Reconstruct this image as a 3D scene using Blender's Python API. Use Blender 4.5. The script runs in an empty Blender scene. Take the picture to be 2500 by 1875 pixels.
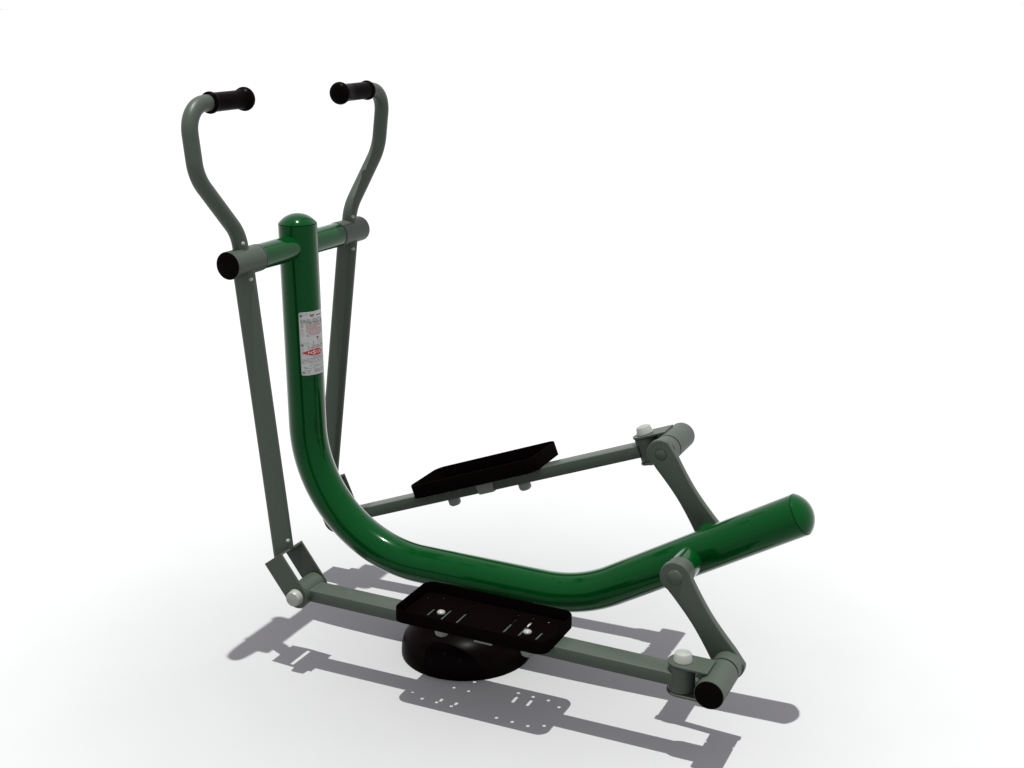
import bpy, bmesh, math, random
from math import sin, cos, pi, radians
from mathutils import Vector, Matrix
random.seed(7)
SC = bpy.context.scene
COL = SC.collection

# ------------------------------------------------------------------ materials
def mat(name, col, rough=.5, ior=1.45, spec=.5, metal=0.0, mottle=.06, scale=120.0, bump=0.0, bump_scale=900.0, coat=0.0):
    m = bpy.data.materials.new(name); m.use_nodes = True
    nt = m.node_tree; b = nt.nodes['Principled BSDF']
    tc = nt.nodes.new('ShaderNodeTexCoord')
    nz = nt.nodes.new('ShaderNodeTexNoise'); nz.inputs['Scale'].default_value = scale; nz.inputs['Detail'].default_value = 4
    nt.links.new(tc.outputs['Object'], nz.inputs['Vector'])
    rp = nt.nodes.new('ShaderNodeValToRGB')
    rp.color_ramp.elements[0].position = .3; rp.color_ramp.elements[1].position = .7
    lo = [c*(1-mottle) for c in col]; hi = [c*(1+mottle) for c in col]
    rp.color_ramp.elements[0].color = (*lo, 1); rp.color_ramp.elements[1].color = (*hi, 1)
    nt.links.new(nz.outputs['Fac'], rp.inputs['Fac']); nt.links.new(rp.outputs['Color'], b.inputs['Base Color'])
    b.inputs['Roughness'].default_value = rough; b.inputs['IOR'].default_value = ior
    b.inputs['Specular IOR Level'].default_value = spec; b.inputs['Metallic'].default_value = metal
    b.inputs['Coat Weight'].default_value = coat; b.inputs['Coat Roughness'].default_value = .03
    if bump:
        n2 = nt.nodes.new('ShaderNodeTexNoise'); n2.inputs['Scale'].default_value = bump_scale; n2.inputs['Detail'].default_value = 2
        bp = nt.nodes.new('ShaderNodeBump'); bp.inputs['Strength'].default_value = bump; bp.inputs['Distance'].default_value = .001
        nt.links.new(tc.outputs['Object'], n2.inputs['Vector']); nt.links.new(n2.outputs['Fac'], bp.inputs['Height'])
        nt.links.new(bp.outputs['Normal'], b.inputs['Normal'])
    return m
GREEN = mat('green_gloss_paint', (.0003, .0265, .0038), rough=.05, ior=1.28, spec=.5, mottle=.03, scale=60, coat=1.0)
_g = GREEN.node_tree.nodes['Principled BSDF']
_g.inputs['Specular Tint'].default_value = (.14, .85, .34, 1)
_g.inputs['Coat IOR'].default_value = 1.13; _g.inputs['Coat Roughness'].default_value = .17
SEAM = mat('dark_seam', (.001, .008, .002), rough=.6, spec=.1)
GREY = mat('grey_green_powder_coat', (.035, .0445, .034), rough=.4, ior=1.3, spec=.4, mottle=.07, scale=260, bump=.12, bump_scale=1400)
BLACK = mat('black_rubber', (.0019, .0010, .0010), rough=.29, ior=1.12, spec=.14, mottle=.1, scale=200)
PEDAL = mat('black_pedal_coating', (.0015, .0008, .0008), rough=.5, ior=1.08, spec=.05, mottle=.15, scale=150)
STUD = mat('dull_zinc', (.12, .13, .118), rough=.45, ior=1.3, spec=.4, mottle=.06)
STEEL = mat('pale_grey_cap', (.175, .185, .165), rough=.3, ior=1.4, spec=.5, mottle=.04)
PLATE = mat('label_white', (.30, .31, .30), rough=.45, spec=.3, mottle=.05, scale=300)
RED = mat('label_red_ink', (.28, .012, .014), rough=.45, spec=.3)
REDTXT = mat('label_red_print', (.25, .025, .022), rough=.5, spec=.2)
INK = mat('label_dark_print', (.012, .013, .014), rough=.5, spec=.2)
BROWN = mat('label_brown_print', (.11, .028, .012), rough=.5, spec=.2)
WHITEINK = mat('label_white_print', (.45, .45, .44), rough=.45, spec=.3)

# ------------------------------------------------------------------ helpers
BASE = Vector((.53, 0, 0))
WORLD = {}
root = bpy.data.objects.new('elliptical_trainer', None); COL.objects.link(root)
root.location = BASE; WORLD[root.name] = BASE.copy()
root.empty_display_size = .2
root['label'] = 'green and grey outdoor elliptical exercise machine with black pedals and grips on a white floor'
root['category'] = 'exercise machine'

def sharp_bevel(bm, off, seg=2, ang=32):
    bmesh.ops.recalc_face_normals(bm, faces=bm.faces[:])
    es = [e for e in bm.edges if len(e.link_faces) == 2 and e.calc_face_angle(0) > radians(ang)]
    if es: bmesh.ops.bevel(bm, geom=es, offset=off, segments=seg, affect='EDGES', clamp_overlap=True, profile=.6)

def obj(name, bm, m, parent=None, flat=False, ang=34, recalc=True):
    parent = parent or root
    if recalc: bmesh.ops.recalc_face_normals(bm, faces=bm.faces[:])
    co = [v.co.copy() for v in bm.verts]
    lo = Vector([min(c[i] for c in co) for i in range(3)]); hi = Vector([max(c[i] for c in co) for i in range(3)])
    ctr = (lo+hi)/2
    bmesh.ops.translate(bm, verts=bm.verts[:], vec=-ctr)
    me = bpy.data.meshes.new(name); bm.to_mesh(me); bm.free()
    for p in me.polygons: p.use_smooth = not flat
    if not flat: me.set_sharp_from_angle(angle=radians(ang))
    me.materials.append(m)
    o = bpy.data.objects.new(name, me); COL.objects.link(o)
    o.parent = parent; o.location = ctr - WORLD[parent.name]; WORLD[o.name] = ctr
    return o

def basis(axis, hint=None):
    a = Vector(axis).normalized(); h = Vector(hint) if hint else (Vector((0, 0, 1)) if abs(a.z) < .9 else Vector((1, 0, 0)))
    u = (h - a*h.dot(a)).normalized(); v = a.cross(u); return a, u, v

def lathe(prof, origin, axis, seg=56, bm=None, cap=True):
    """prof: (distance along axis, radius)"""
    bm = bm or bmesh.new(); a, u, v = basis(axis); O = Vector(origin); rings = []
    for t, r in prof:
        if r < 1e-6: rings.append([bm.verts.new(O+a*t)])
        else: rings.append([bm.verts.new(O+a*t+(u*cos(2*pi*k/seg)+v*sin(2*pi*k/seg))*r) for k in range(seg)])
    for A, B in zip(rings, rings[1:]):
        for k in range(seg):
            j = (k+1) % seg
            if len(A) == 1 and len(B) == 1: continue
            if len(A) == 1: bm.faces.new((A[0], B[j], B[k]))
            elif len(B) == 1: bm.faces.new((A[k], A[j], B[0]))
            else: bm.faces.new((A[k], A[j], B[j], B[k]))
    if cap:
        if len(rings[0]) > 1: bm.faces.new(rings[0][::-1])
        if len(rings[-1]) > 1: bm.faces.new(rings[-1])
    return bm

def sweep(pts, section, ref, bm=None):
    """pts centre line; section list of (u,v) offsets (u across = T x ref, v along ref made perpendicular); ref constant or callable"""
    bm = bm or bmesh.new(); n = len(pts); rings = []
    for i, p in enumerate(pts):
        t = (pts[min(i+1, n-1)] - pts[max(i-1, 0)]).normalized()
        r = Vector(ref); w = (r - t*r.dot(t)).normalized(); u = t.cross(w)
        rings.append([bm.verts.new(p+u*a+w*b) for a, b in section])
    m = len(section)
    for A, B in zip(rings, rings[1:]):
        for k in range(m):
            j = (k+1) % m; bm.faces.new((A[k], A[j], B[j], B[k]))
    bm.faces.new(rings[0][::-1]); bm.faces.new(rings[-1])
    return bm
def circ(r, n=48): return [(r*cos(2*pi*k/n), r*sin(2*pi*k/n)) for k in range(n)]

def fillet(P, rad, n=14):
    out = [P[0]]
    for i in range(1, len(P)-1):
        a, b, c = P[i-1], P[i], P[i+1]; d1 = (a-b).normalized(); d2 = (c-b).normalized()
        th = d1.angle(d2); r = rad[i-1]; tl = r/math.tan(th/2); bis = (d1+d2).normalized(); ce = b+bis*(r/sin(th/2))
        s = b+d1*tl-ce; e = b+d2*tl-ce; om = s.angle(e)
        for k in range(n+1):
            f = k/n; out.append(ce+(s*sin((1-f)*om)+e*sin(f*om))/sin(om))
    out.append(P[-1]); return out

def prism(outline, place, h0, h1, bev=0, seg=2, ang=32):
    """outline of (a,b) points, place(a,b,h)->Vector"""
    bm = bmesh.new()
    A = [bm.verts.new(place(a, b, h0)) for a, b in outline]; B = [bm.verts.new(place(a, b, h1)) for a, b in outline]
    n = len(outline)
    for k in range(n): j = (k+1) % n; bm.faces.new((A[k], A[j], B[j], B[k]))
    bm.faces.new(A[::-1]); bm.faces.new(B)
    if bev: sharp_bevel(bm, bev, seg, ang)
    return bm

def rrect(a0, a1, b0, b1, r, n=8):
    out = []
    for cx, cy, t0 in ((a1-r, b1-r, 0), (a0+r, b1-r, pi/2), (a0+r, b0+r, pi), (a1-r, b0+r, 1.5*pi)):
        for k in range(n+1): t = t0+pi/2*k/n; out.append((cx+r*cos(t), cy+r*sin(t)))
    return out

def curve_mesh(splines, extrude):
    """filled flat outline with holes -> bmesh in xy, thickness 2*extrude"""
    cu = bpy.data.curves.new('tmp_outline', 'CURVE'); cu.dimensions = '2D'; cu.fill_mode = 'BOTH'; cu.extrude = extrude
    for s in splines:
        sp = cu.splines.new('POLY'); sp.points.add(len(s)-1)
        for q, (a, b) in zip(sp.points, s): q.co = (a, b, 0, 1)
        sp.use_cyclic_u = True
    o = bpy.data.objects.new('tmp_outline', cu); COL.objects.link(o)
    bpy.context.view_layer.update()
    me = bpy.data.meshes.new_from_object(o.evaluated_get(bpy.context.evaluated_depsgraph_get()))
    bm = bmesh.new(); bm.from_mesh(me)
    bpy.data.objects.remove(o); bpy.data.curves.remove(cu); bpy.data.meshes.remove(me)
    bmesh.ops.remove_doubles(bm, verts=bm.verts[:], dist=1e-6)
    return bm

def cone_bolt(name, parent, at, axis, r0=.0255, r1=.0215, h=.027, d=.005):
    prof = [(0, r0-.001), (.0015, r0), (h-.0012, r1+.0006), (h, r1-.0004), (h+.0002, r1-.0016)]
    for k in range(1, 6): t = k/5; prof.append((h+d*(1-(1-t)**2), (r1-.0016)*(1-t)))
    return obj(name, lathe(prof, at, axis, 40), STEEL, parent)

def rivet(name, parent, at, axis, r=.0085):
    prof = [(-.002, r)] + [(r*.85*sin(t*pi/2/7), r*cos(t*pi/2/7)) for t in range(8)]
    prof[-1] = (r*.85, 0)
    return obj(name, lathe(prof, at, axis, 24), STEEL, parent)

# ------------------------------------------------------------------ main tube
R = .057
H, ZB, R1, A1, L2, R2, A2, L3 = 1.2604, .6436, .3922, .0125, .401, .4232, .5274, .5908
pts = [Vector((0, 0, H+(ZB-H)*k/12)) for k in range(13)]
A = pi/2-A1
for k in range(1, 49): t = A*k/48; pts.append(Vector((R1*(1-cos(t)), 0, ZB-R1*sin(t))))
d = Vector((sin(A), 0, -cos(A)))
p0 = pts[-1].copy()
for k in range(1, 9): pts.append(p0+d*(L2*k/8))
p0 = pts[-1].copy(); th0 = math.atan2(d.z, d.x); cc = Vector((p0.x-sin(th0)*R2, 0, p0.z+cos(th0)*R2))
for k in range(1, 25): t = th0+(A2-th0)*k/24; pts.append(cc+Vector((sin(t)*R2, 0, -cos(t)*R2)))
d2 = Vector((cos(A2), 0, sin(A2))); p0 = pts[-1].copy()
for k in range(1, 11): pts.append(p0+d2*(L3*k/10))
END = pts[-1].copy()
tube = obj('main_tube', sweep(pts, circ(R, 72), (0, 1, 0)), GREEN)

def dome_cap(at, axis, h=.029):
    Rs = (R*R+h*h)/(2*h)
    seam = obj('cap_seam', lathe([(-.001, R-.002), (.0026, R-.002)], at, axis, 72), SEAM, tube)
    prof = [(.0018, R-.0005), (.0022, R)]
    a0 = math.asin(R/Rs)
    for k in range(1, 17):
        a = a0*(1-k/16); prof.append((.0022+Rs*cos(a)-(Rs-h), Rs*sin(a)))
    prof[-1] = (.0022+h, 0)
    return obj('end_cap', lathe(prof, at, axis, 72), GREEN, tube)
dome_cap(pts[0], (0, 0, 1)); dome_cap(END, d2, .03)

ZC = 1.1948
CR = .0387
xbar = obj('crossbar', lathe([(-.2055, .0372), (.2055, .0372)], (0, 0, ZC), (0, 1, 0), 64), GREEN, tube)
AX = END - d2*.32447
axle = obj('crank_axle', lathe([(-.1125, CR-.0004), (.1458, CR-.0004)], AX, (0, 1, 0), 64), GREEN, tube)
obj('axle_seam', lathe([(-.1148, CR-.003), (.1, CR-.003)], AX, (0, 1, 0), 64), SEAM, tube)
obj('crossbar_seam', lathe([(-.2088, .0352), (.2088, .0352)], (0, 0, ZC), (0, 1, 0), 64), SEAM, tube)

# ------------------------------------------------------------------ support column and base cover
obj('support_column', lathe([(0, .0387), (.215, .0387)], (.527, 0, 0), (0, 0, 1), 48), GREEN)
prof = [(0, .1962)]
for k in range(0, 41):
    t = pi/2*k/40; prof.append((.002+.122*sin(t)**(2/2.5), .1972*max(cos(t), 0)**(2/2.5)))
prof[-1] = (.124, 0)
obj('base_cover', lathe(prof, (.537, 0, 0), (0, 0, 1), 96), BLACK)

# ------------------------------------------------------------------ moving sides
YA = .2729
RP, DP, DC, CL, CW, CH = .9688, .066, .5335, .1292, .0725, .054
def side_parts(sg, ph, pin):
    up = Vector((-sin(ph), 0, cos(ph))); ex = Vector((cos(ph), 0, sin(ph))); O = Vector((0, 0, ZC)); Y = Vector((0, sg, 0))
    F = lambda y, l, v: O+Y*y+ex*l+up*v
    # lever: flat oval tube
    W, T = .067, .034; r = T/2; sec = []
    for k in range(13): t = -pi/2+pi*k/12; sec.append((W/2-r+r*cos(t), r*sin(t)))
    for k in range(13): t = pi/2+pi*k/12; sec.append((-W/2+r+r*cos(t), r*sin(t)))
    bm = bmesh.new(); rings = []
    for end in (0, 1):
        ring = []
        for a, b in sec:
            v = -.02 if end == 0 else -.8575+.5907*(a+.0018)
            ring.append(bm.verts.new(F(YA+b, a, v)))
        rings.append(ring)
    n = len(sec)
    for k in range(n): j = (k+1) % n; bm.faces.new((rings[0][k], rings[0][j], rings[1][j], rings[1][k]))
    bm.faces.new(rings[0]); bm.faces.new(rings[1][::-1])
    arm = obj('handle_arm', bm, GREY)
    # handlebar
    P = [F(YA, 0, .0), F(YA, 0, .0765), F(.4149, 0, .2485), F(.4137, 0, .4342), F(.16, 0, .4342)]
    hb = obj('handlebar', sweep(fillet(P, (.10, .11, .075)), circ(.0221, 40), ex), GREY, arm)
    # grip
    g = [(0, .0225), (.0005, .0255)]
    for k in range(9): t = pi*k/8; g.append((.0085-.008*cos(t), .0258+.0038*sin(t)))
    g += [(.020, .0257), (.10, .0256), (.143, .0257), (.1465, .0277)]
    for k in range(0, 13): t = pi/2*k/12; g.append((.158+.021*sin(t), .0332*max(cos(t), 0)**.6))
    g.insert(-13, (.150, .0312)); g[-1] = (.179, 0)
    obj('grip', lathe(g, F(.323, 0, .4342), -Y, 48), BLACK, arm)
    # collar with plug and seam ring
    cy = [(.2098, CR-.0012), (.2108, CR), (.3376, CR), (.3384, CR-.001), (.3384, CR-.0035), (.3366, CR-.0038)]
    co = obj('collar', lathe(cy, O, Y, 64), GREY, arm)
    obj('collar_ring', lathe([(.2045, CR-.0002), (.2076, CR-.0002)], O, Y, 64), GREY, arm)
    obj('end_plug', lathe([(.33, CR-.0018), (.3398, CR-.0018), (.3404, CR-.003)], O, Y, 64), BLACK, arm)
    # fork
    dd = ex*sin(DC)-up*cos(DC); nn = ex*cos(DC)+up*sin(DC); PV = F(YA, RP*sin(DP), -RP*cos(DP))
    G = lambda a, b, h: PV+dd*a+nn*b+Y*h
    out = [(-CL, -CW/2)] + [(CW/2*sin(t), -CW/2*cos(t)) for t in [pi*k/24 for k in range(25)]] + [(-CL, CW/2)]
    fk = obj('fork', prism([(-CL, -CW/2+.0005), (-CL+.006, -CW/2+.0005), (-CL+.006, CW/2-.0005), (-CL, CW/2-.0005)], G, -CH+.006, CH-.006), GREY, arm)
    for s in (-1, 1):
        obj('fork_plate', prism(out, G, s*(CH-.006), s*CH, .0008, 1), GREY, arm)
        if s > 0: cone_bolt('fork_bolt', arm, G(0, 0, s*CH), Y*s, .0242, .0208, .022, .0015)
    toward = Vector((0, -1, 0))     # the rivets sit on the front corner facing the open side
    for v, l, q in ((.052, .0185, .0105), (-.0475, .0295, .0115), (-.8135, .0295, .0115)):
        rivet('rivet', arm, F(YA, l, v)+toward*q, ex*.75+toward*.66, .0058)
    # pedal bar
    b = (pin-PV); b.y = 0; Ln = b.length; b.normalize(); nb = Vector((-b.z, 0, b.x))
    B = lambda s, y, h: PV+b*s+Vector((0, y, 0))+nb*h
    bw, bh = .0325, .018
    bar = obj('pedal_bar', prism(rrect(-bw, bw, -bh, bh, .0025, 3), lambda y, h, s: B(s, y, h), .012, Ln-.105), GREY)
    SR = .0355
    sl = lathe([(-.0455, SR-.004), (-.0455, SR-.0008), (-.0447, SR), (.0447, SR), (.0455, SR-.0008), (.0455, SR-.004)], PV, (0, 1, 0), 56)
    obj('pivot_sleeve', sl, GREY, bar)
    obj('pivot_washer', lathe([(-.0478, SR-.0025), (.0478, SR-.0025)], PV, (0, 1, 0), 56), GREY, bar)
    sv = Ln-(.0903 if sg < 0 else .0820); VP = B(sv, 0, 0)
    obj('pivot_sleeve', lathe([(-.0345, SR-.0008), (-.0337, SR), (.0337, SR), (.0345, SR-.0008)], VP, nb, 56), GREY, bar)
    obj('bar_bracket', prism([(-.003, -.0215), (.05, -.0215), (.055, .010), (-.008, .010)], lambda a, h, y: B(.566+a, y, h), -bw-.004, bw+.004, .0008, 1), STUD, bar)
    # universal joint
    pinP = PV+b*Ln; pinP.y = sg*0; 
    uj = obj('universal_joint', lathe([(.2118, CR-.001), (.2126, CR), (.3376, CR), (.3384, CR-.001), (.3384, CR-.0035), (.3366, CR-.0038)], pinP, Y, 64), GREY)
    obj('end_plug', lathe([(.33, CR-.0018), (.3398, CR-.0018), (.3404, CR-.003)], pinP, Y, 64), BLACK, uj)
    pw = .0385
    o2 = [(.077, pw), (.077, -pw)]
    o2 = [(.076, -pw)] + [(pw*sin(-t), -pw*cos(t)) for t in [pi*k/24 for k in range(25)]] + [(.076, pw)]
    for s in (-1, 1):
        obj('joint_plate', prism(o2, lambda a, y, h: B(sv+a, y, h), s*.0372, s*.0432, .0008, 1), GREY, uj)
        obj('joint_washer', lathe([(.0338, SR-.003), (.0375, SR-.003)], VP, nb*s, 48), GREY, uj)
        cone_bolt('joint_bolt', uj, VP+nb*s*.0432, nb*s, *((.0252, .0205, .022, .005) if s > 0 else (.0215, .019, .007, .002)))
    obj('joint_block', prism([(.043, -.0372), (.070, -.0372), (.070, .0372), (.043, .0372)], lambda a, h, y: B(sv+a, y, h), -.021, .021), GREY, uj)
    rivet('grease_nipple', uj, B(sv+.047, -.0205, .012), (0, -1, 0), .0068)
    rivet('grease_nipple', uj, B(sv+.047, -.0205, -.026), (0, -1, 0), .0068)
    # pedal tray with holes in its floor
    s0, s1, h0 = .3400, .7995, .0183
    y0, y1 = (-.094, .1105) if sg < 0 else (-.073, .127)
    h1 = h0+.037 if sg < 0 else h0+.043
    ym = (y0+y1)/2; ol = rrect(s0, s1, y0, y1, .032, 8); il = rrect(s0+.0045, s1-.0045, y0+.0045, y1-.0045, .0275, 8)
    holes = []
    hole = lambda x, y, r: [(x+r*cos(-2*pi*k/14), y+r*sin(-2*pi*k/14)) for k in range(14)]
    for hx, hy in ((.023, .154), (.063, .171), (.1105, .172), (.158, .171), (.0246, .0595), (.066, .038), (.113, .037), (.160, .036),
                   (.299, .167), (.3457, .166), (.3927, .1655), (.434, .1445), (.436, .05), (.301, .033), (.349, .032), (.396, .031)):
        holes.append(hole(s0+hx, y0+hy+(.012 if hy > .1 else .0), .0048))
    for sx, ya, yb in ((.413, -.024, .016), (.459, -.0445, .036), (.506, -.0445, .036), (.645, -.022, .060), (.690, -.022, .060), (.741, -.022, .018)):
        w = .0042; 
        holes.append([(sx-w, ya), (sx-w, yb), (sx-w*.5, yb+w), (sx+w*.5, yb+w), (sx+w, yb), (sx+w, ya), (sx+w*.5, ya-w), (sx-w*.5, ya-w)])
    bm = curve_mesh([il]+holes, .002)
    for v in bm.verts: v.co = B(v.co.x, v.co.y, h0+.002+v.co.z)
    m = len(ol)
    loops = [[bm.verts.new(B(a, y, h)) for a, y in L] for L, h in ((ol, h0), (ol, h1-.002), (rrect(s0+.0012, s1-.0012, y0+.0012, y1-.0012, .031, 8), h1), (rrect(s0+.0035, s1-.0035, y0+.0035, y1-.0035, .0285, 8), h1), (il, h1-.002), (il, h0))]
    for Aa, Bb in zip(loops, loops[1:]+loops[:1]):
        for k in range(m): j = (k+1) % m; bm.faces.new((Aa[k], Aa[j], Bb[j], Bb[k]))
    pd = obj('pedal', bm, PEDAL)
    for s in (.443, .706):
        r_ = .0118
        obj('pedal_bolt', lathe([(0, r_), (.002, r_)]+[(.002+.006*sin(pi/2*k/6), max(r_*cos(pi/2*k/6), 0 if k == 6 else 0)) for k in range(1, 7)], B(s, 0, h0+.0042), nb, 32), STEEL, pd)
        obj('pedal_stud', lathe([(-.018, .0195), (-.036, .0195), (-.041, .0175), (-.0445, .013), (-.0455, .009)], B(s+.002, 0, 0), nb, 40), STUD, pd)
    # crank arm
    c = pinP-AX; c.y = 0; Lc = c.length; c.normalize(); pc = Vector((-c.z, 0, c.x)); re = .0427
    half = []
    for k in range(0, 13): t = radians(180-(k/12)*118); half.append((re*cos(t), re*sin(t)))
    x0 = half[-1][0]; x1 = Lc-x0
    for k in range(1, 24):
        f = k/24; x = x0+(x1-x0)*f; half.append((x, .0292+(half[12][1]-.0292)*abs(2*f-1)**1.7))
    for k in range(0, 13): t = radians(62-(k/12)*62); half.append((Lc+re*cos(t)*1.0, re*sin(t)))
    fix = [(x, y) for x, y in half]
    ol2 = fix + [(x, -y) for x, y in fix[-2:0:-1]]
    C_ = lambda a, q, h: AX+c*a+pc*q+Y*h
    ca = obj('crank_arm', prism(ol2, C_, .1455, .1675, .0045, 3, 50), GREY)
    if sg < 0: obj('crank_hub', lathe([(.1145, CR), (.148, CR)], AX, Y, 56), GREY, ca)
    obj('crank_hub', lathe([(.165, CR), (.2046, CR), (.2052, CR-.0008)], pinP, Y, 56), GREY, ca)
    obj('crank_seam', lathe([(.2045, CR-.0035), (.2122, CR-.0035)], pinP, Y, 56), SEAM, ca)
    dz = [(.1665, .0215)]+[(.1672+.006*sin(pi/2*k/7), .0215*cos(pi/2*k/7)) for k in range(0, 8)]; dz[-1] = (.1732, 0)
    obj('crank_bolt', lathe(dz, AX, Y, 40), GREY, ca)
    obj('crank_bolt', lathe([(.1475, .0155), (.1442, .0155), (.1437, .0145)], pinP, Y, 40), GREY, ca)
    obj('bolt_groove', lathe([(.1475, .0170), (.1452, .0170)], pinP, Y, 40), SEAM, ca)
side_parts(-1, .0964, Vector((1.3888, 0, .2206)))
side_parts(1, -.1381, Vector((1.0846, 0, .6551)))

# ------------------------------------------------------------------ information label wrapped round the upright
LR = R+.0012
def wrap(a, z, h=0.0): t = radians(a); return Vector(((LR+h)*cos(t), (LR+h)*sin(t), z))
A0, A1_, Z0, Z1 = -65.8, 22.0, .8139, 1.0065
DEG = 180/pi/LR     # degrees per metre
bm = bmesh.new(); nA = 40
lw = (A1_-A0)/DEG
ol = rrect(0, lw, 0, Z1-Z0, .006, 6)
cols = sorted(set([round(x, 6) for x, _ in ol]+[lw*k/nA for k in range(nA+1)]))
def zr(x):
    r = .006; e = min(x, lw-x)
    ins = 0 if e >= r else r-math.sqrt(max(r*r-(r-e)**2, 0))
    return Z0+ins, Z1-ins
prev = None
for x in cols:
    a = A0+x*DEG; lo, hi = zr(x)
    q = [bm.verts.new(wrap(a, lo, -.0009)), bm.verts.new(wrap(a, hi, -.0009)), bm.verts.new(wrap(a, hi)), bm.verts.new(wrap(a, lo))]
    if prev:
        for k in range(4): j = (k+1) % 4; bm.faces.new((prev[k], prev[j], q[j], q[k]))
    else: bm.faces.new(q)
    prev = q
bm.faces.new(prev[::-1])
label = obj('label_plate', bm, PLATE)

def marks(name, quads, m, h=.00025):
    bm = bmesh.new()
    for a0, a1, z0, z1 in quads:
        n = max(1, int((a1-a0)/4)+1)
        vs = [(bm.verts.new(wrap(a0+(a1-a0)*k/n, z0, h)), bm.verts.new(wrap(a0+(a1-a0)*k/n, z1, h))) for k in range(n+1)]
        for p, q in zip(vs, vs[1:]): bm.faces.new((p[0], q[0], q[1], p[1]))
    return obj(name, bm, m, label, flat=False, recalc=False)
zz = lambda px: 1.0065-(px-258)*.0001574
def row(px, a0, a1, hgt=.0026, wmin=1.2, wmax=2.8, gap=.6, skip=.08):
    out = []; a = a0; z = zz(px)
    while a < a1-1:
        w = random.uniform(wmin, wmax)
        if random.random() > skip:
            k = random.random()
            if k < .5: out.append((a, min(a+w, a1), z-hgt/2, z+hgt*.1)); out.append((a+w*.3, min(a+w*.6, a1), z+hgt*.1, z+hgt/2))
            else: out.append((a, min(a+w, a1), z-hgt*.1, z+hgt/2)); out.append((a+w*.1, min(a+w*.4, a1), z-hgt/2, z-hgt*.1))
        a += w+gap
    return out
dark = []; red = []
for px, a0, a1 in ((405, -63, -32), (405, -25, 12), (432, -63, -30), (432, -25, -6), (432, 4, 16), (458, -63, 18), (480, -47, -28), (480, -22, 18)): dark += row(px, a0, a1)
dark += row(335, -12, 12, .0036, 2.2, 3.4, .6, 0)
for px, a0, a1 in ((508, -46, 17), (530, -46, 17), (552, -46, -12), (575, -46, 17), (600, -46, 17), (624, -46, 12), (650, -46, 17), (674, -46, 17), (700, -46, 5), (722, -46, -36)): red += row(px, a0, a1, .0021)
for px in (498, 512, 545, 595, 610, 660, 705): red += row(px, -60, -53, .0017)
for px, a0, a1 in ((808, -8, 15), (850, -8, 15), (868, -8, 10)): red += row(px, a0, a1, .0022, .8, 1.4, 1.6)
for px, a0, a1 in ((915, -33, 17), (950, -34, 10), (925, -45, -38), (962, -42, -36)): dark += row(px, a0, a1)
for px, a0, a1 in ((1098, -34, 14), (1130, -30, 16), (1160, -64, 17), (1186, -64, 17), (1212, -64, -20), (1212, -14, 17), (1236, -64, 10), (1290, -40, 16), (1320, -58, -44), (1320, -28, 17), (1345, -58, -24), (1375, -28, 17), (1400, -28, 17), (1425, -24, 17), (1392, -48, -36)): dark += row(px, a0, a1, .0018, 1, 2.2, .8, .2)
def blocks(quads, cuts, m):
    for hi, lo in zip(cuts, cuts[1:]):
        q = [k for k in quads if lo <= k[2] < hi]
        if q: marks('printed_text', q, m)
blocks(dark, [2, zz(700), zz(1020), zz(1260), 0], INK)
blocks(red, [2, zz(760), 0], REDTXT)
# exclamation mark and small pictogram
marks('warning_mark', [(-26.3, -24.2, zz(880)+.0022, zz(828)), (-26.3, -24.2, zz(885)-.001, zz(885)+.0014)], RED)
marks('pictogram', [(-14, -4, zz(765), zz(750)), (-10.5, -7.5, zz(800), zz(765))], INK)
marks('crest', [(-33, -28, zz(333), zz(305)), (-29, -24, zz(340), zz(322)), (-24, -19, zz(333), zz(305)), (-32, -20, zz(355), zz(345))], BROWN)
# bent line ornaments beside the three rivets
for px in (300, 868, 1418):
    z = zz(px); orn = []
    for o_, r_ in ((-50, .0032), (-46.5, .0052)):
        for k in range(-6, 7):
            t0 = pi/2*k/7; t1 = pi/2*(k+1)/7
            a = o_+r_*cos(t0)*DEG; orn.append((a, a+.8, z+r_*min(sin(t0), sin(t1)), z+r_*max(sin(t0), sin(t1))))
    for s in (-1, 1): orn.append((-56.5, -49.5, z+s*.0032-.0003, z+s*.0032+.0003))
    marks('ornament_lines', orn, INK)
for px in (322, 885, 1415):
    a = radians(-59.3); o = lathe([(0, .0042), (.0012, .0042), (.002, .003), (.0022, 0)], wrap(-59.3, zz(px), .0), (cos(a), sin(a), 0), 24)
    rv = obj('label_rivet', o, STUD, label)
    if px < 1000: marks('rivet_hole', [(-60.6, -58.6, zz(px)-.0012, zz(px)+.0010)], INK, .0024)
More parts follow.
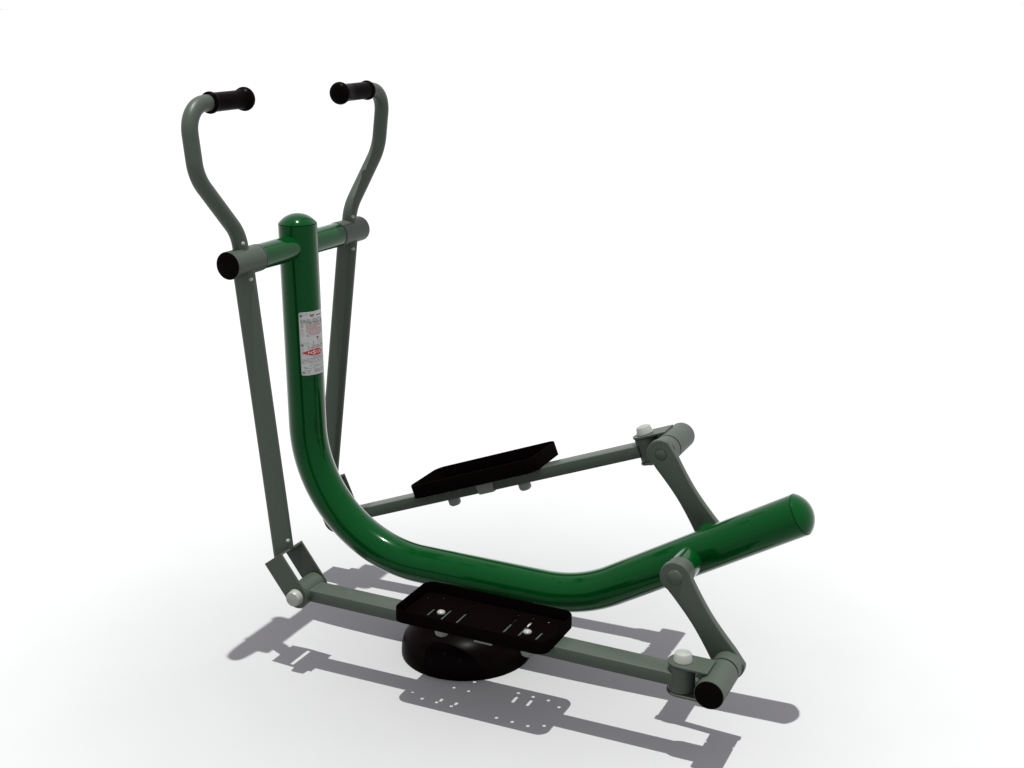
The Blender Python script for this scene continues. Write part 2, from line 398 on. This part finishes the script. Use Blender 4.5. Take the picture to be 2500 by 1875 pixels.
# red emblem: pointed at its left end, blunt at its right end
la, lb, zc = -62.0, 7.0, .8832
bm = bmesh.new(); N = 44; prev = None
for k in range(N+1):
    f = k/N; a = la+(lb-la)*f
    w = .0101*(math.sin(pi*min(f/1.30, 1.0))**.9)*(1 if f < .84 else math.sqrt(max(0, 1-((f-.84)/.16)**2)))/1.0
    w = max(w, .00012)
    q = (bm.verts.new(wrap(a, zc-w, .0003)), bm.verts.new(wrap(a, zc+w, .0003)))
    if prev: bm.faces.new((prev[0], q[0], q[1], prev[1]))
    prev = q
obj('emblem', bm, RED, label, recalc=False)
def lettering(txt, size, a0, z0, width_deg, height, shear=.12):
    cu = bpy.data.curves.new('tmp_text', 'FONT'); cu.body = txt; cu.size = 1; cu.shear = shear; cu.offset = .004
    o = bpy.data.objects.new('tmp_text', cu); COL.objects.link(o); bpy.context.view_layer.update()
    me = bpy.data.meshes.new_from_object(o.evaluated_get(bpy.context.evaluated_depsgraph_get()))
    b = bmesh.new(); b.from_mesh(me); bpy.data.objects.remove(o); bpy.data.curves.remove(cu); bpy.data.meshes.remove(me)
    xs = [v.co.x for v in b.verts]; ys = [v.co.y for v in b.verts]; x0, x1, y0, y1 = min(xs), max(xs), min(ys), max(ys)
    for v in b.verts:
        v.co = wrap(a0+(v.co.x-x0)/(x1-x0)*width_deg, z0+(v.co.y-y0)/(y1-y0)*height, .00065)
    return b
bm = lettering('N', 1, -44, .8795, 13, .0078)
tmp = bpy.data.meshes.new('t')
for args in (('S', 1, -30, .8765, 11, .0135), ('C', 1, -17.5, .8800, 10, .0078), ('C', 1, -6.5, .8800, 10, .0078)):
    b2 = lettering(*args); b2.to_mesh(tmp); b2.free(); bm.from_mesh(tmp)
obj('emblem_lettering', bm, WHITEINK, label, recalc=False)

# ------------------------------------------------------------------ floor
bm = bmesh.new()
rings = []
for r in (0, 1.5, 4, 10, 30, 90, 300, 900):
    rings.append([bm.verts.new((BASE.x, 0, 0))] if r == 0 else [bm.verts.new((BASE.x+r*cos(2*pi*k/64), r*sin(2*pi*k/64), 0)) for k in range(64)])
for Aa, Bb in zip(rings, rings[1:]):
    for k in range(64):
        j = (k+1) % 64
        if len(Aa) == 1: bm.faces.new((Aa[0], Bb[k], Bb[j]))
        else: bm.faces.new((Aa[k], Bb[k], Bb[j], Aa[j]))
me = bpy.data.meshes.new('floor'); bm.to_mesh(me); bm.free()
FLOOR = mat('white_floor', (.255, .257, .256), rough=.9, ior=1.3, spec=0.0, mottle=.012, scale=3)
me.materials.append(FLOOR)
fl = bpy.data.objects.new('floor', me); COL.objects.link(fl); fl['kind'] = 'structure'
fl['label'] = 'plain white seamless floor under the machine'

# ------------------------------------------------------------------ light
w = bpy.data.worlds.new('World'); SC.world = w; w.use_nodes = True
bg = w.node_tree.nodes['Background']; bg.inputs['Color'].default_value = (1.01, .975, 1.055, 1); bg.inputs['Strength'].default_value = .52
sd = bpy.data.lights.new('sun', 'SUN'); sd.energy = 2.85; sd.angle = radians(.5); sd.color = (.985, 1, .965)
so = bpy.data.objects.new('sun', sd); COL.objects.link(so); so.location = (.5, 0, 4)
so.rotation_euler = Vector((-.027, .055, -1)).to_track_quat('-Z', 'Y').to_euler()

# helper light added high out of view, no real luminaire: its beam is weak straight down and strong off axis, so the floor round the machine is brighter than the floor below it
HL = 200.0
ld = bpy.data.lights.new('added_floor_light', 'POINT'); ld.energy = 2.35*4*pi*HL*HL; ld.shadow_soft_size = .8; ld.use_nodes = True
lo = bpy.data.objects.new('added_floor_light', ld); COL.objects.link(lo); lo.location = (.60+.027*HL, -.12-.055*HL, HL)
nt = ld.node_tree; em = nt.nodes['Emission']
tc = nt.nodes.new('ShaderNodeTexCoord'); sx = nt.nodes.new('ShaderNodeSeparateXYZ'); nt.links.new(tc.outputs['Normal'], sx.inputs[0])
def mth(op, *args):
    n = nt.nodes.new('ShaderNodeMath'); n.operation = op
    for i, a in enumerate(args):
        if isinstance(a, (int, float)): n.inputs[i].default_value = a
        else: nt.links.new(a, n.inputs[i])
    return n.outputs[0]
nz_ = mth('MAXIMUM', mth('ABSOLUTE', sx.outputs[2]), 1e-4)
SGN = 1.0
px_ = mth('MULTIPLY', mth('DIVIDE', sx.outputs[0], nz_), SGN); py_ = mth('MULTIPLY', mth('DIVIDE', sx.outputs[1], nz_), SGN)
tn = mth('SQRT', mth('ADD', mth('MULTIPLY', px_, px_), mth('MULTIPLY', py_, py_)))                 # tangent of the angle from straight down
qx = mth('ADD', px_, .027); qy = mth('SUBTRACT', py_, .055)
tq = mth('SQRT', mth('ADD', mth('MULTIPLY', qx, qx), mth('MULTIPLY', qy, qy)))                     # distance from the beam axis
mr = nt.nodes.new('ShaderNodeMapRange'); mr.interpolation_type = 'SMOOTHSTEP'
nt.links.new(tq, mr.inputs['Value']); mr.inputs['From Min'].default_value = .15/HL; mr.inputs['From Max'].default_value = 2.05/HL
gain = mth('MINIMUM', mth('POWER', mth('ADD', mth('MULTIPLY', tn, tn), 1.0), 1.5), 400.0)
nt.links.new(mth('MULTIPLY', mr.outputs[0], gain), em.inputs['Strength'])

# ------------------------------------------------------------------ camera
cd = bpy.data.cameras.new('camera'); cd.lens = 45.931; cd.sensor_width = 36; cd.clip_end = 3000; cd.clip_start = .05
cam = bpy.data.objects.new('camera', cd); COL.objects.link(cam)
rt = Vector((0.9047574, 0.42590177, -0.00466144)); upv = Vector((-0.11499617, 0.25479873, 0.96013202)); fw = Vector((-0.41010965, 0.8681505, -0.27950811))
mw = Matrix((( rt.x, upv.x, -fw.x, 2.1899955), (rt.y, upv.y, -fw.y, -3.17162661), (rt.z, upv.z, -fw.z, 1.87527218), (0, 0, 0, 1)))
cam.matrix_world = mw
SC.camera = cam
SC.render.engine = 'CYCLES'
SC.view_settings.view_transform = 'Standard'; SC.view_settings.look = 'None'; SC.view_settings.exposure = 1.0; SC.view_settings.gamma = 1.0
